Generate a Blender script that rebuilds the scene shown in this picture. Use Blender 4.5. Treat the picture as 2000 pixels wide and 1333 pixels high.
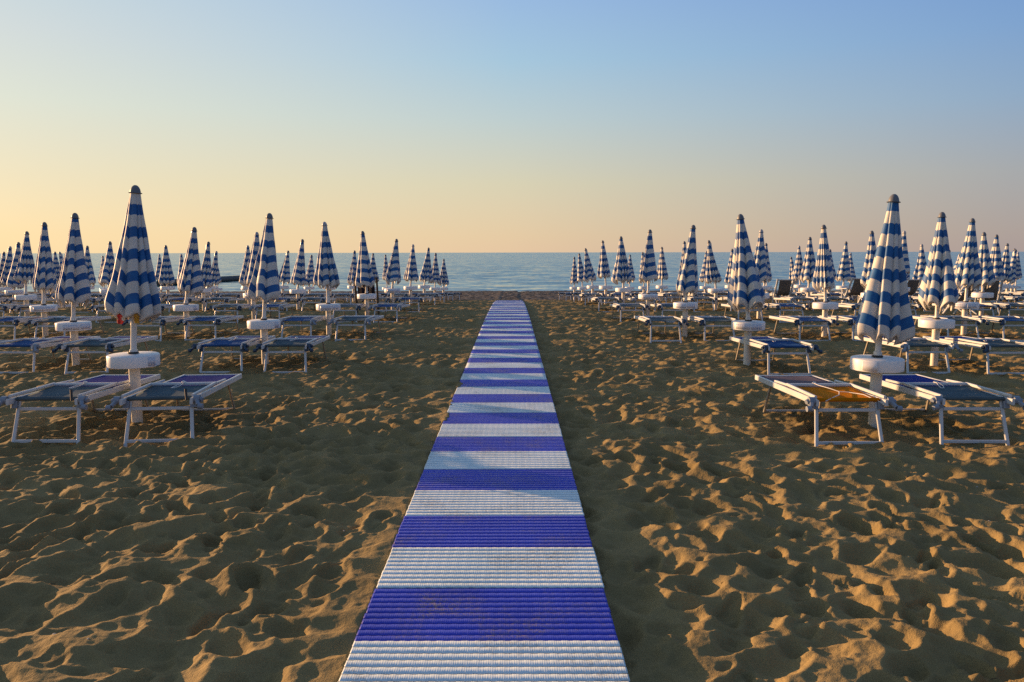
import bpy, math, random
import numpy as np
R = math.radians
for o in list(bpy.data.objects):
    bpy.data.objects.remove(o)
scene = bpy.context.scene
C = scene.collection

# ------------------------------------------------------------------ camera
CAM_H = 1.6
cam_d = bpy.data.cameras.new('camera')
cam_d.sensor_width = 36.0
cam_d.lens = 27.0
cam_d.clip_start = 0.05
cam_d.clip_end = 30000
cam = bpy.data.objects.new('camera', cam_d)
C.objects.link(cam)
cam.location = (0, 0, CAM_H)
cam.rotation_mode = 'XYZ'
cam.rotation_euler = (R(90 - 6.58), R(0.0), R(0))
scene.camera = cam
from mathutils import Matrix
cam.rotation_euler = (cam.rotation_euler.to_matrix() @ Matrix.Rotation(R(-0.1), 3, 'Z')).to_euler()

# ------------------------------------------------------------------ light
SUN_EL, SUN_AZ = 7.0, -60.0          # degrees; azimuth measured from +Y, negative = left
world = bpy.data.worlds.new('World')
scene.world = world
world.use_nodes = True
wt = world.node_tree
bg = wt.nodes['Background']
sky = wt.nodes.new('ShaderNodeTexSky')
sky.sky_type = 'NISHITA'
sky.sun_disc = False
sky.sun_elevation = R(SUN_EL)
sky.sun_rotation = R(SUN_AZ)
sky.air_density = 1.0
sky.dust_density = 1.5
sky.ozone_density = 1.5
SKY_STRENGTH = 0.06
def srgb(c): return tuple(((v / 255) / 12.92 if v / 255 < .04045 else ((v / 255 + .055) / 1.055) ** 2.4) for v in c)
def wramp(stops):
    r = wt.nodes.new('ShaderNodeValToRGB'); cr = r.color_ramp
    while len(cr.elements) < len(stops): cr.elements.new(0.5)
    for e, (deg, c) in zip(cr.elements, stops):
        e.position = deg / 60.0; e.color = (*srgb(c), 1)
    return r
def wmath(op, a, b=None, clamp=False):
    n = wt.nodes.new('ShaderNodeMath'); n.operation = op; n.use_clamp = clamp
    for i, v in enumerate((a, b)):
        if v is None: continue
        if hasattr(v, 'is_output'): wt.links.new(v, n.inputs[i])
        else: n.inputs[i].default_value = v
    return n.outputs[0]
def wmix(f, a, b):
    n = wt.nodes.new('ShaderNodeMix'); n.data_type = 'RGBA'
    for i, v in ((0, f), (6, a), (7, b)):
        if hasattr(v, 'is_output'): wt.links.new(v, n.inputs[i])
        else: n.inputs[i].default_value = v
    return n.outputs[2]
# hazy dawn air: the clear-sky model is blended with a paler, warmer low sky, by height and angle from the sun
wtc = wt.nodes.new('ShaderNodeTexCoord')
wsep = wt.nodes.new('ShaderNodeSeparateXYZ'); wt.links.new(wtc.outputs['Generated'], wsep.inputs[0])
elev = wmath('DIVIDE', wmath('MULTIPLY', wmath('ARCSINE', wsep.outputs[2]), 180 / math.pi), 60.0, True)
hx, hy = math.sin(R(SUN_AZ)), math.cos(R(SUN_AZ))
hl = wmath('SQRT', wmath('ADD', wmath('ADD', wmath('MULTIPLY', wsep.outputs[0], wsep.outputs[0]), wmath('MULTIPLY', wsep.outputs[1], wsep.outputs[1])), 1e-4))
dt = wmath('DIVIDE', wmath('ADD', wmath('MULTIPLY', wsep.outputs[0], hx), wmath('MULTIPLY', wsep.outputs[1], hy)), hl)
rA = wramp([(0, (254, 226, 176)), (1.2, (252, 226, 178)), (5, (239, 227, 194)), (9.5, (224, 229, 214)), (13.5, (213, 222, 222)), (17.5, (198, 217, 227)), (30, (165, 188, 212)), (60, (120, 145, 175))])
rB = wramp([(0, (238, 206, 170)), (1.2, (236, 209, 171)), (5, (222, 214, 184)), (9.5, (195, 211, 212)), (13.5, (170, 204, 226)), (17.5, (157, 191, 230)), (30, (130, 162, 205)), (60, (108, 134, 170))])
rC = wramp([(0, (178, 162, 158)), (1.2, (179, 166, 160)), (5, (171, 173, 176)), (9.5, (147, 174, 202)), (13.5, (130, 167, 212)), (17.5, (118, 157, 213)), (30, (105, 136, 185)), (60, (100, 124, 162))])
for r_ in (rA, rB, rC): wt.links.new(elev, r_.inputs[0])
fAB = wmath('DIVIDE', wmath('SUBTRACT', dt, .5), .39, True)
fBC = wmath('DIVIDE', wmath('SUBTRACT', dt, -.05), .55, True)
haze_sky = wmix(fAB, wmix(fBC, rC.outputs[0], rB.outputs[0]), rA.outputs[0])
vs_ = wt.nodes.new('ShaderNodeVectorMath'); vs_.operation = 'SCALE'; vs_.inputs[3].default_value = 0.5 / SKY_STRENGTH
wt.links.new(haze_sky, vs_.inputs[0])
wt.links.new(wmix(0.9, sky.outputs[0], vs_.outputs[0]), bg.inputs[0])
bg.inputs[1].default_value = SKY_STRENGTH
sun_d = bpy.data.lights.new('sun', 'SUN')
sun_d.energy = 5.0
sun_d.angle = R(0.5)
sun_d.color = (1.0, 0.58, 0.27)
sun = bpy.data.objects.new('sun', sun_d)
C.objects.link(sun)
sv = (math.sin(R(SUN_AZ)) * math.cos(R(SUN_EL)), math.cos(R(SUN_AZ)) * math.cos(R(SUN_EL)), math.sin(R(SUN_EL)))
from mathutils import Vector
sun.rotation_euler = Vector(sv).to_track_quat('Z', 'Y').to_euler()
scene.view_settings.view_transform = 'Standard'
scene.view_settings.look = 'None'
scene.view_settings.exposure = 1.0      # exposed for the shaded side of things, as the photograph is
scene.view_settings.gamma = 1.0
scene.render.engine = 'CYCLES'
scene.cycles.max_bounces = 6
scene.cycles.use_denoising = False

# ------------------------------------------------------------------ mesh helpers
class MB:
    """collects shapes, links them as one mesh object"""
    def __init__(self):
        self.v = []; self.f = []; self.uv = {}; self.mi = []
    def add(self, verts, faces, m=0):
        b = len(self.v)
        self.v.extend([tuple(map(float, p)) for p in verts])
        for f in faces:
            self.f.append(tuple(b + i for i in f)); self.mi.append(m)
    def bar(self, p0, p1, w, h, up=(0, 0, 1), bev=0.0, m=0):
        p0 = Vector(p0); p1 = Vector(p1)
        d = (p1 - p0).normalized(); up = Vector(up)
        s = d.cross(up)
        if s.length < 1e-4: s = d.cross(Vector((0, 1, 0)))
        s.normalize(); u = s.cross(d).normalized()
        a, b = w / 2, h / 2
        c = bev
        if c > 0:
            sec = [(a - c, -b), (a, -b + c), (a, b - c), (a - c, b), (-a + c, b), (-a, b - c), (-a, -b + c), (-a + c, -b)]
        else:
            sec = [(a, -b), (a, b), (-a, b), (-a, -b)]
        n = len(sec)
        vs = [p0 + s * x + u * y for x, y in sec] + [p1 + s * x + u * y for x, y in sec]
        fs = [(i, (i + 1) % n, n + (i + 1) % n, n + i) for i in range(n)]
        fs += [tuple(range(n - 1, -1, -1)), tuple(range(n, 2 * n))]
        self.add(vs, fs, m)
    def tube(self, pts, r, n=10, m=0, cap=True):
        pts = [Vector(p) for p in pts]
        rs = r if isinstance(r, (list, tuple)) else [r] * len(pts)
        vs = []; ref = None
        for i, p in enumerate(pts):
            a = pts[max(i - 1, 0)]; b = pts[min(i + 1, len(pts) - 1)]
            d = (b - a).normalized()
            if ref is None:
                ref = d.cross(Vector((0.3, 0.9, 0.2)))
                if ref.length < .1: ref = d.cross(Vector((1, 0, 0)))
            ref = (ref - d * ref.dot(d)).normalized()
            q = d.cross(ref)
            for k in range(n):
                t = 2 * math.pi * k / n
                vs.append(p + (ref * math.cos(t) + q * math.sin(t)) * rs[i])
        fs = []
        for i in range(len(pts) - 1):
            for k in range(n):
                fs.append((i * n + k, i * n + (k + 1) % n, (i + 1) * n + (k + 1) % n, (i + 1) * n + k))
        if cap:
            fs.append(tuple(range(n - 1, -1, -1)))
            b = (len(pts) - 1) * n
            fs.append(tuple(range(b, b + n)))
        self.add(vs, fs, m)
    def lathe(self, prof, n=24, m=0, cx=0, cy=0):
        vs = []; fs = []
        for r, z in prof:
            for k in range(n):
                t = 2 * math.pi * k / n
                vs.append((cx + r * math.cos(t), cy + r * math.sin(t), z))
        for i in range(len(prof) - 1):
            for k in range(n):
                fs.append((i * n + k, i * n + (k + 1) % n, (i + 1) * n + (k + 1) % n, (i + 1) * n + k))
        if prof[0][0] > 1e-4: fs.append(tuple(range(n - 1, -1, -1)))
        if prof[-1][0] > 1e-4:
            b = (len(prof) - 1) * n
            fs.append(tuple(range(b, b + n)))
        self.add(vs, fs, m)
    def box(self, c, s, m=0, bev=0.0):
        self.bar((c[0], c[1] - s[1] / 2, c[2]), (c[0], c[1] + s[1] / 2, c[2]), s[0], s[2], bev=bev, m=m)
    def mesh(self, name, mats, smooth=False):
        me = bpy.data.meshes.new(name)
        me.from_pydata(self.v, [], self.f)
        for m in (mats if isinstance(mats, (list, tuple)) else [mats]):
            me.materials.append(m)
        me.polygons.foreach_set('material_index', self.mi)
        if smooth:
            me.shade_smooth()
            try: me.set_sharp_from_angle(angle=R(40))
            except Exception: pass
        me.update()
        return me

def link(name, me, parent=None, loc=None, rot=None):
    o = bpy.data.objects.new(name, me)
    C.objects.link(o)
    if parent is not None: o.parent = parent
    if loc is not None: o.location = loc
    if rot is not None: o.rotation_euler = rot
    return o

def np_mesh(name, verts, quads, mats, smooth=True, uv=None, tris=False):
    me = bpy.data.meshes.new(name)
    nv, nf = len(verts), len(quads)
    k = quads.shape[1]
    me.vertices.add(nv); me.vertices.foreach_set('co', np.ascontiguousarray(verts, dtype=np.float32).ravel())
    me.loops.add(nf * k); me.loops.foreach_set('vertex_index', np.ascontiguousarray(quads, dtype=np.int32).ravel())
    me.polygons.add(nf)
    me.polygons.foreach_set('loop_start', np.arange(0, nf * k, k, dtype=np.int32))
    if uv is not None:
        l = me.uv_layers.new(name='UVMap')
        l.data.foreach_set('uv', np.ascontiguousarray(uv[quads.ravel()], dtype=np.float32).ravel())
    for m in mats: me.materials.append(m)
    me.update(calc_edges=True)
    me.validate()
    if smooth: me.shade_smooth()
    return me

def grid_quads(nr, nc, wrap=False):
    i = np.arange(nr - 1)[:, None]
    j = np.arange(nc if wrap else nc - 1)[None, :]
    j2 = (j + 1) % nc
    return np.stack([i * nc + j, i * nc + j2, (i + 1) * nc + j2, (i + 1) * nc + j], -1).reshape(-1, 4)

# ------------------------------------------------------------------ materials
def mat(name):
    m = bpy.data.materials.new(name); m.use_nodes = True
    nt = m.node_tree
    return m, nt, nt.nodes['Principled BSDF'], nt.nodes.new, nt.links.new

def ramp(nt, stops, interp='LINEAR'):
    r = nt.nodes.new('ShaderNodeValToRGB'); cr = r.color_ramp; cr.interpolation = interp
    while len(cr.elements) < len(stops): cr.elements.new(0.5)
    for e, (p, c) in zip(cr.elements, stops):
        e.position = p; e.color = (*c, 1) if len(c) == 3 else c
    return r

def simple(name, col, rough=0.5, metal=0.0, var=0.12, scale=8.0, bump=0.0, bscale=60.0):
    m, nt, b, N, L = mat(name)
    tc = N('ShaderNodeTexCoord'); no = N('ShaderNodeTexNoise'); no.inputs['Scale'].default_value = scale
    no.inputs['Detail'].default_value = 6
    L(tc.outputs['Object'], no.inputs['Vector'])
    a = [c * (1 - var) for c in col]; c2 = [min(1, c * (1 + var)) for c in col]
    r = ramp(nt, [(0.3, a), (0.7, c2)])
    L(no.outputs['Fac'], r.inputs[0]); L(r.outputs[0], b.inputs['Base Color'])
    b.inputs['Roughness'].default_value = rough; b.inputs['Metallic'].default_value = metal
    if bump:
        n2 = N('ShaderNodeTexNoise'); n2.inputs['Scale'].default_value = bscale
        L(tc.outputs['Object'], n2.inputs['Vector'])
        bu = N('ShaderNodeBump'); bu.inputs['Strength'].default_value = bump; bu.inputs['Distance'].default_value = 0.01
        L(n2.outputs['Fac'], bu.inputs['Height']); L(bu.outputs[0], b.inputs['Normal'])
    return m

M = {}
M['alu'] = simple('white_aluminium', (0.52, 0.54, 0.55), 0.38, 0.0, 0.06, 5)
M['alu_dark'] = simple('bare_aluminium', (0.30, 0.27, 0.22), 0.4, 0.35, 0.1, 5)
M['table'] = simple('white_plastic', (0.74, 0.73, 0.72), 0.45, 0, 0.05, 6)
M['post'] = simple('cream_plastic', (0.66, 0.62, 0.55), 0.45, 0, 0.06, 6)
M['pole'] = simple('cream_pole', (0.66, 0.63, 0.58), 0.35, 0, 0.05, 6)
M['cap'] = simple('grey_cap_plastic', (0.12, 0.13, 0.15), 0.5, 0, 0.1, 9)
M['cap_light'] = simple('pale_cap_plastic', (0.36, 0.36, 0.38), 0.5, 0, 0.1, 9)
M['hinge_navy'] = simple('navy_plastic', (0.012, 0.035, 0.075), 0.45, 0, 0.15, 9)
M['hinge_grey'] = simple('grey_plastic', (0.20, 0.23, 0.28), 0.5, 0, 0.12, 9)
M['cord'] = simple('white_cord', (0.65, 0.63, 0.6), 0.7, 0, 0.1, 9)
M['black'] = simple('dark_rubber', (0.02, 0.02, 0.022), 0.6, 0, 0.1, 9)

def woven(name, col, rough=0.75, stripes=None):
    m, nt, b, N, L = mat(name)
    tc = N('ShaderNodeTexCoord'); no = N('ShaderNodeTexNoise'); no.inputs['Scale'].default_value = 4
    no.inputs['Detail'].default_value = 5
    L(tc.outputs['Object'], no.inputs['Vector'])
    r = ramp(nt, [(0.3, [c * .8 for c in col]), (0.72, [min(1, c * 1.2) for c in col])])
    L(no.outputs['Fac'], r.inputs[0]); L(r.outputs[0], b.inputs['Base Color'])
    b.inputs['Roughness'].default_value = rough; b.inputs['Specular IOR Level'].default_value = 0.03
    ck = N('ShaderNodeTexChecker'); ck.inputs['Scale'].default_value = 260
    L(tc.outputs['Object'], ck.inputs['Vector'])
    bu = N('ShaderNodeBump'); bu.inputs['Strength'].default_value = 0.15; bu.inputs['Distance'].default_value = 0.003
    L(ck.outputs['Fac'], bu.inputs['Height']); L(bu.outputs[0], b.inputs['Normal'])
    return m
M['sling'] = woven('blue_sling_fabric', (0.002, 0.016, 0.17))
M['sling_taupe'] = woven('taupe_sling_fabric', (0.15, 0.12, 0.14))
M['shade'] = woven('slate_shade_fabric', (0.085, 0.118, 0.135))
M['shade_blue'] = woven('dull_blue_shade_fabric', (0.03, 0.085, 0.22))
M['shade_yellow'] = woven('yellow_shade_fabric', (0.52, 0.17, 0.006))
M['mesh_grey'] = woven('grey_mesh_fabric', (0.15, 0.14, 0.13))

# umbrella fabric: stripes follow the distance from the hem stored in the UV map
def canopy_mat():
    m, nt, b, N, L = mat('striped_canvas')
    uv = N('ShaderNodeUVMap'); sp = N('ShaderNodeSeparateXYZ'); L(uv.outputs[0], sp.inputs[0])
    mul = N('ShaderNodeMath'); mul.operation = 'MULTIPLY'; mul.inputs[1].default_value = 1.0
    L(sp.outputs[1], mul.inputs[0])
    fr = N('ShaderNodeMath'); fr.operation = 'FRACT'; L(mul.outputs[0], fr.inputs[0])
    st = ramp(nt, [(0.0, (0, 0, 0)), (0.515, (0, 0, 0)), (0.525, (1, 1, 1)), (0.985, (1, 1, 1)), (0.995, (0, 0, 0))])
    L(fr.outputs[0], st.inputs[0])
    tc = N('ShaderNodeTexCoord'); no = N('ShaderNodeTexNoise'); no.inputs['Scale'].default_value = 7; no.inputs['Detail'].default_value = 6
    L(tc.outputs['Object'], no.inputs['Vector'])
    oi = N('ShaderNodeObjectInfo')
    blue = ramp(nt, [(0.25, (0.003, 0.090, 0.29)), (0.75, (0.005, 0.150, 0.42))])
    white = ramp(nt, [(0.25, (0.61, 0.58, 0.53)), (0.75, (0.75, 0.72, 0.67))])
    L(no.outputs['Fac'], blue.inputs[0]); L(no.outputs['Fac'], white.inputs[0])
    tint = N('ShaderNodeMix'); tint.data_type = 'RGBA'; tint.inputs[7].default_value = (0.022, 0.045, 0.25, 1)
    sc = N('ShaderNodeMath'); sc.operation = 'MULTIPLY'; sc.inputs[1].default_value = 0.2
    L(oi.outputs['Random'], sc.inputs[0]); L(sc.outputs[0], tint.inputs[0]); L(blue.outputs[0], tint.inputs[6])
    mx = N('ShaderNodeMix'); mx.data_type = 'RGBA'
    L(st.outputs[0], mx.inputs[0]); L(white.outputs[0], mx.inputs[6]); L(tint.outputs[2], mx.inputs[7])
    L(mx.outputs[2], b.inputs['Base Color']); b.inputs['Roughness'].default_value = 0.6
    tr = N('ShaderNodeBsdfTranslucent'); L(mx.outputs[2], tr.inputs[0])
    ms = N('ShaderNodeMixShader'); ms.inputs[0].default_value = 0.2
    L(b.outputs[0], ms.inputs[1]); L(tr.outputs[0], ms.inputs[2])
    L(ms.outputs[0], nt.nodes['Material Output'].inputs[0])
    return m
M['canopy'] = canopy_mat()

def sticker_mat():
    m, nt, b, N, L = mat('printed_sticker')
    uv = N('ShaderNodeUVMap')
    mp = N('ShaderNodeMapping'); mp.inputs['Scale'].default_value = (1, 1, 1); L(uv.outputs[0], mp.inputs[0])
    br = N('ShaderNodeTexBrick'); br.inputs['Scale'].default_value = 1.0
    br.inputs['Color1'].default_value = (0.05, 0.07, 0.20, 1); br.inputs['Color2'].default_value = (0.16, 0.18, 0.32, 1)
    br.inputs['Mortar'].default_value = (0.72, 0.72, 0.72, 1)
    br.inputs['Mortar Size'].default_value = 0.03; br.inputs['Brick Width'].default_value = 0.3; br.inputs['Row Height'].default_value = 0.1
    br.inputs['Mortar Smooth'].default_value = 0.2
    L(mp.outputs[0], br.inputs['Vector'])
    no = N('ShaderNodeTexNoise'); no.inputs['Scale'].default_value = 24; L(uv.outputs[0], no.inputs['Vector'])
    r = ramp(nt, [(0.53, (0, 0, 0)), (0.58, (1, 1, 1))]); L(no.outputs['Fac'], r.inputs[0])
    mx = N('ShaderNodeMix'); mx.data_type = 'RGBA'; mx.inputs[7].default_value = (0.72, 0.72, 0.72, 1)
    L(r.outputs[0], mx.inputs[0]); L(br.outputs[0], mx.inputs[6]); L(mx.outputs[2], b.inputs['Base Color'])
    b.inputs['Roughness'].default_value = 0.4
    return m
M['sticker'] = sticker_mat()

# ------------------------------------------------------------------ sand
def zprof(y):
    return np.interp(y, [-60, 18, 22, 26, 30, 34, 38, 55, 62, 70], [0, 0, -.06, -.15, -.33, -.55, -.74, -1.15, -1.5, -2.2])

rng = np.random.RandomState(7)
TAB = rng.rand(4096, 6)
def hsh(ix, iy, k):
    return TAB[(ix * 73856093 ^ iy * 19349663) % 4096, k]
def vnoise(x, y, k=0):
    ix = np.floor(x).astype(np.int64); iy = np.floor(y).astype(np.int64)
    fx = x - ix; fy = y - iy
    fx = fx * fx * (3 - 2 * fx); fy = fy * fy * (3 - 2 * fy)
    a = hsh(ix, iy, k); b = hsh(ix + 1, iy, k); c = hsh(ix, iy + 1, k); d = hsh(ix + 1, iy + 1, k)
    return (a * (1 - fx) + b * fx) * (1 - fy) + (c * (1 - fx) + d * fx) * fy
def fbm(x, y, o=4, k=0):
    s = 0; a = .5
    for i in range(o):
        s = s + a * vnoise(x * 2 ** i + 17.3 * i, y * 2 ** i - 9.1 * i, (k + i) % 6); a *= .5
    return s
def scallops(x, y, cell, rmin, rmax, depth, seed):
    gx = x / cell; gy = y / cell
    ix = np.floor(gx).astype(np.int64); iy = np.floor(gy).astype(np.int64)
    best = np.zeros_like(x)
    for dx in (-1, 0, 1):
        for dy in (-1, 0, 1):
            cx = ix + dx; cy = iy + dy
            s = cx + seed * 131; t = cy - seed * 57
            px = cx + hsh(s, t, 0); py = cy + hsh(s, t, 1)
            ang = hsh(s, t, 2) * math.pi
            r = rmin + (rmax - rmin) * hsh(s, t, 3)
            dep = 0.35 + 0.65 * hsh(s, t, 4)
            asp = 1.0 + 0.9 * hsh(s, t, 5)
            ux = gx - px; uy = gy - py
            ca, sa = np.cos(ang), np.sin(ang)
            a = ux * ca + uy * sa; b = (-ux * sa + uy * ca) * asp
            q = (a * a + b * b) / (r * r)
            best = np.minimum(best, -(1 - q) * dep)
    return best * depth

WALK_TOP = 0.052
PX0, PX1 = -0.635, 0.426           # edges of the walkway
def sand_h(x, y):
    wx = x + 0.12 * (fbm(x * 2.3, y * 2.3, 3, 1) - .45); wy = y + 0.12 * (fbm(x * 2.3 + 40, y * 2.3, 3, 2) - .45)
    amp = 0.75 + 0.6 * fbm(x * .35, y * .35, 2, 3)
    h = scallops(wx, wy, 0.20, 0.5, 0.95, 0.070, 1)
    h = h + scallops(wx + 5, wy, 0.11, 0.35, 0.8, 0.022, 2) + scallops(wx, wy + 9, 0.37, 0.3, 0.7, 0.05, 4)
    h = h + scallops(x, y, 0.06, 0.25, 0.6, 0.004, 3)
    h = h * amp
    h = h + 0.075 * (fbm(x * 1.1, y * 1.1, 4, 0) - .45) + 0.013 * (fbm(x * 8, y * 8, 4, 2) - .45)
    h = h + 0.042
    # calm the sand near the wet edge
    calm = np.clip((y - 33) / 6, 0, 1)
    h = h * (1 - .35 * calm)
    # banks beside the walkway
    dl = PX0 - x
    bank = np.exp(-(np.clip(dl, 0, 9) / .22) ** 2) * (dl > 0)
    h = h * (1 - .6 * bank) + bank * (.032 + .012 * (fbm(x * 3, y * 3, 2, 4) - .4))
    dr = x - PX1
    tr = np.exp(-(np.clip(dr, 0, 9) / .3) ** 2) * (dr > 0)
    h = h * (1 - .22 * tr) - tr * .028
    ins = (x > PX0 + .02) & (x < PX1 - 0.0) & (y < 33.8)
    h = np.where(ins, np.minimum(h, 0.0), h)
    # wind has blown a little sand over the left edge of the slats here and there
    e = .30 * np.clip(fbm(y * 1.9 + 3, y * .3, 3, 5) - .50, 0, 1) + .015 * (vnoise(y * 14, y * 3, 1) - .4)
    over = (x > PX0 - .02) & (x < PX0 + e) & (y < 30) & (e > .022)
    h = np.where(over, WALK_TOP + .001 + .003 * vnoise(x * 25, y * 25, 2), h)
    return h + zprof(y)

def sand_mat():
    m, nt, b, N, L = mat('beach_sand')
    tc = N('ShaderNodeTexCoord')
    n1 = N('ShaderNodeTexNoise'); n1.inputs['Scale'].default_value = 1.3; n1.inputs['Detail'].default_value = 8
    n2 = N('ShaderNodeTexNoise'); n2.inputs['Scale'].default_value = 260; n2.inputs['Detail'].default_value = 3
    n3 = N('ShaderNodeTexNoise'); n3.inputs['Scale'].default_value = 30; n3.inputs['Detail'].default_value = 8
    for n in (n1, n2, n3): L(tc.outputs['Object'], n.inputs['Vector'])
    r1 = ramp(nt, [(0.3, (0.215, 0.156, 0.067)), (0.7, (0.305, 0.222, 0.098))]); L(n1.outputs['Fac'], r1.inputs[0])
    r2 = ramp(nt, [(0.3, (0.62, 0.62, 0.62)), (0.72, (1.25, 1.25, 1.25))]); L(n2.outputs['Fac'], r2.inputs[0])
    mx = N('ShaderNodeMix'); mx.data_type = 'RGBA'; mx.blend_type = 'MULTIPLY'; mx.inputs[0].default_value = 0.8
    L(r1.outputs[0], mx.inputs[6]); L(r2.outputs[0], mx.inputs[7])
    # damp, pebbly strip by the sea
    sp = N('ShaderNodeSeparateXYZ'); L(tc.outputs['Object'], sp.inputs[0])
    mr = N('ShaderNodeMapRange'); mr.inputs[1].default_value = 34.0; mr.inputs[2].default_value = 38.0
    L(sp.outputs[1], mr.inputs[0])
    n4 = N('ShaderNodeTexNoise'); n4.inputs['Scale'].default_value = 1; n4.inputs['Detail'].default_value = 5
    mp4 = N('ShaderNodeMapping'); mp4.inputs['Scale'].default_value = (6, 1.3, 3); L(tc.outputs['Object'], mp4.inputs[0]); L(mp4.outputs[0], n4.inputs['Vector'])
    r4 = ramp(nt, [(0.35, (0.045, 0.040, 0.034)), (0.52, (0.11, 0.094, 0.078)), (0.68, (0.24, 0.205, 0.17))]); L(n4.outputs['Fac'], r4.inputs[0])
    m2 = N('ShaderNodeMix'); m2.data_type = 'RGBA'
    L(mr.outputs[0], m2.inputs[0]); L(mx.outputs[2], m2.inputs[6]); L(r4.outputs[0], m2.inputs[7])
    L(m2.outputs[2], b.inputs['Base Color'])
    b.inputs['Roughness'].default_value = 0.95
    b.inputs['Specular IOR Level'].default_value = 0.15
    ad = N('ShaderNodeMath'); ad.operation = 'MULTIPLY_ADD'; ad.inputs[1].default_value = 0.25
    L(n2.outputs['Fac'], ad.inputs[0]); L(n3.outputs['Fac'], ad.inputs[2])
    bu = N('ShaderNodeBump'); bu.inputs['Strength'].default_value = 0.6; bu.inputs['Distance'].default_value = 0.016
    L(ad.outputs[0], bu.inputs['Height']); L(bu.outputs[0], b.inputs['Normal'])
    return m

def build_sand():
    ys = [0.3]
    while ys[-1] < 66: ys.append(ys[-1] + (ys[-1] + 1.5) * 0.0021)
    back = [-40, -25, -16, -10, -6.5, -4.5, -3, -2, -1.2, -.6, -.2, 0.1]
    ys = np.array(back + ys)
    u = np.arange(-0.74, 0.7401, 0.0022)
    ext = 0.74 + np.cumsum(0.0035 * 1.09 ** np.arange(1, 58))
    u = np.concatenate([-ext[::-1], u, ext])
    w = np.where(ys > 0.3, ys + 1.5, 1.8 + np.clip(.3 - ys, 0, 99) * .6)
    X = w[:, None] * u[None, :]; Y = np.repeat(ys[:, None], len(u), 1)
    Z = sand_h(X, Y)
    fr = random.Random(21)
    for trail in range(70):
        x0 = fr.uniform(-5.5, 5.5); y0 = fr.uniform(2.2, 10.0); a = fr.choice([0, math.pi]) + math.pi / 2 + fr.gauss(0, .6)
        for st in range(fr.randint(3, 9)):
            a += fr.gauss(0, .12)
            x0 += .58 * math.cos(a); y0 += .58 * math.sin(a)
            sd = 1 if st % 2 else -1
            px = x0 - sd * .09 * math.sin(a); py = y0 + sd * .09 * math.cos(a)
            if PX0 - .14 < px < PX1 + .14 or py < 1.5 or py > 14: continue
            r0, r1 = np.searchsorted(ys, [py - .25, py + .25])
            wm = py + 1.5
            c0, c1 = np.searchsorted(u, [(px - .25) / wm - .02, (px + .25) / wm + .02])
            if r1 - r0 < 3 or c1 - c0 < 3: continue
            xx = X[r0:r1, c0:c1] - px; yy = Y[r0:r1, c0:c1] - py
            ca, sa = math.cos(a), math.sin(a)
            l = xx * ca + yy * sa; t = -xx * sa + yy * ca
            wdt = .048 + .012 * np.sin((l + .02) * 16)
            q = (l / .135) ** 4 + (t / wdt) ** 2
            ins = np.clip((1.0 - q) * 2.2, 0, 1)
            rim = np.exp(-((np.sqrt(q) - 1.35) / .28) ** 2) * (.6 + .5 * np.sign(l))
            dep = fr.uniform(.016, .032)
            Z[r0:r1, c0:c1] += -dep * ins + .010 * rim * (dep / .025) - .010 * ins * np.exp(-((l - .06) / .05) ** 2)
    me = np_mesh('sand', np.stack([X, Y, Z], -1).reshape(-1, 3), grid_quads(len(ys), len(u)), [sand_mat()], True)
    o = link('sand', me)
    o['kind'] = 'structure'; o['label'] = 'trampled brown beach sand full of footprints sloping down to the sea'
build_sand()

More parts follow.
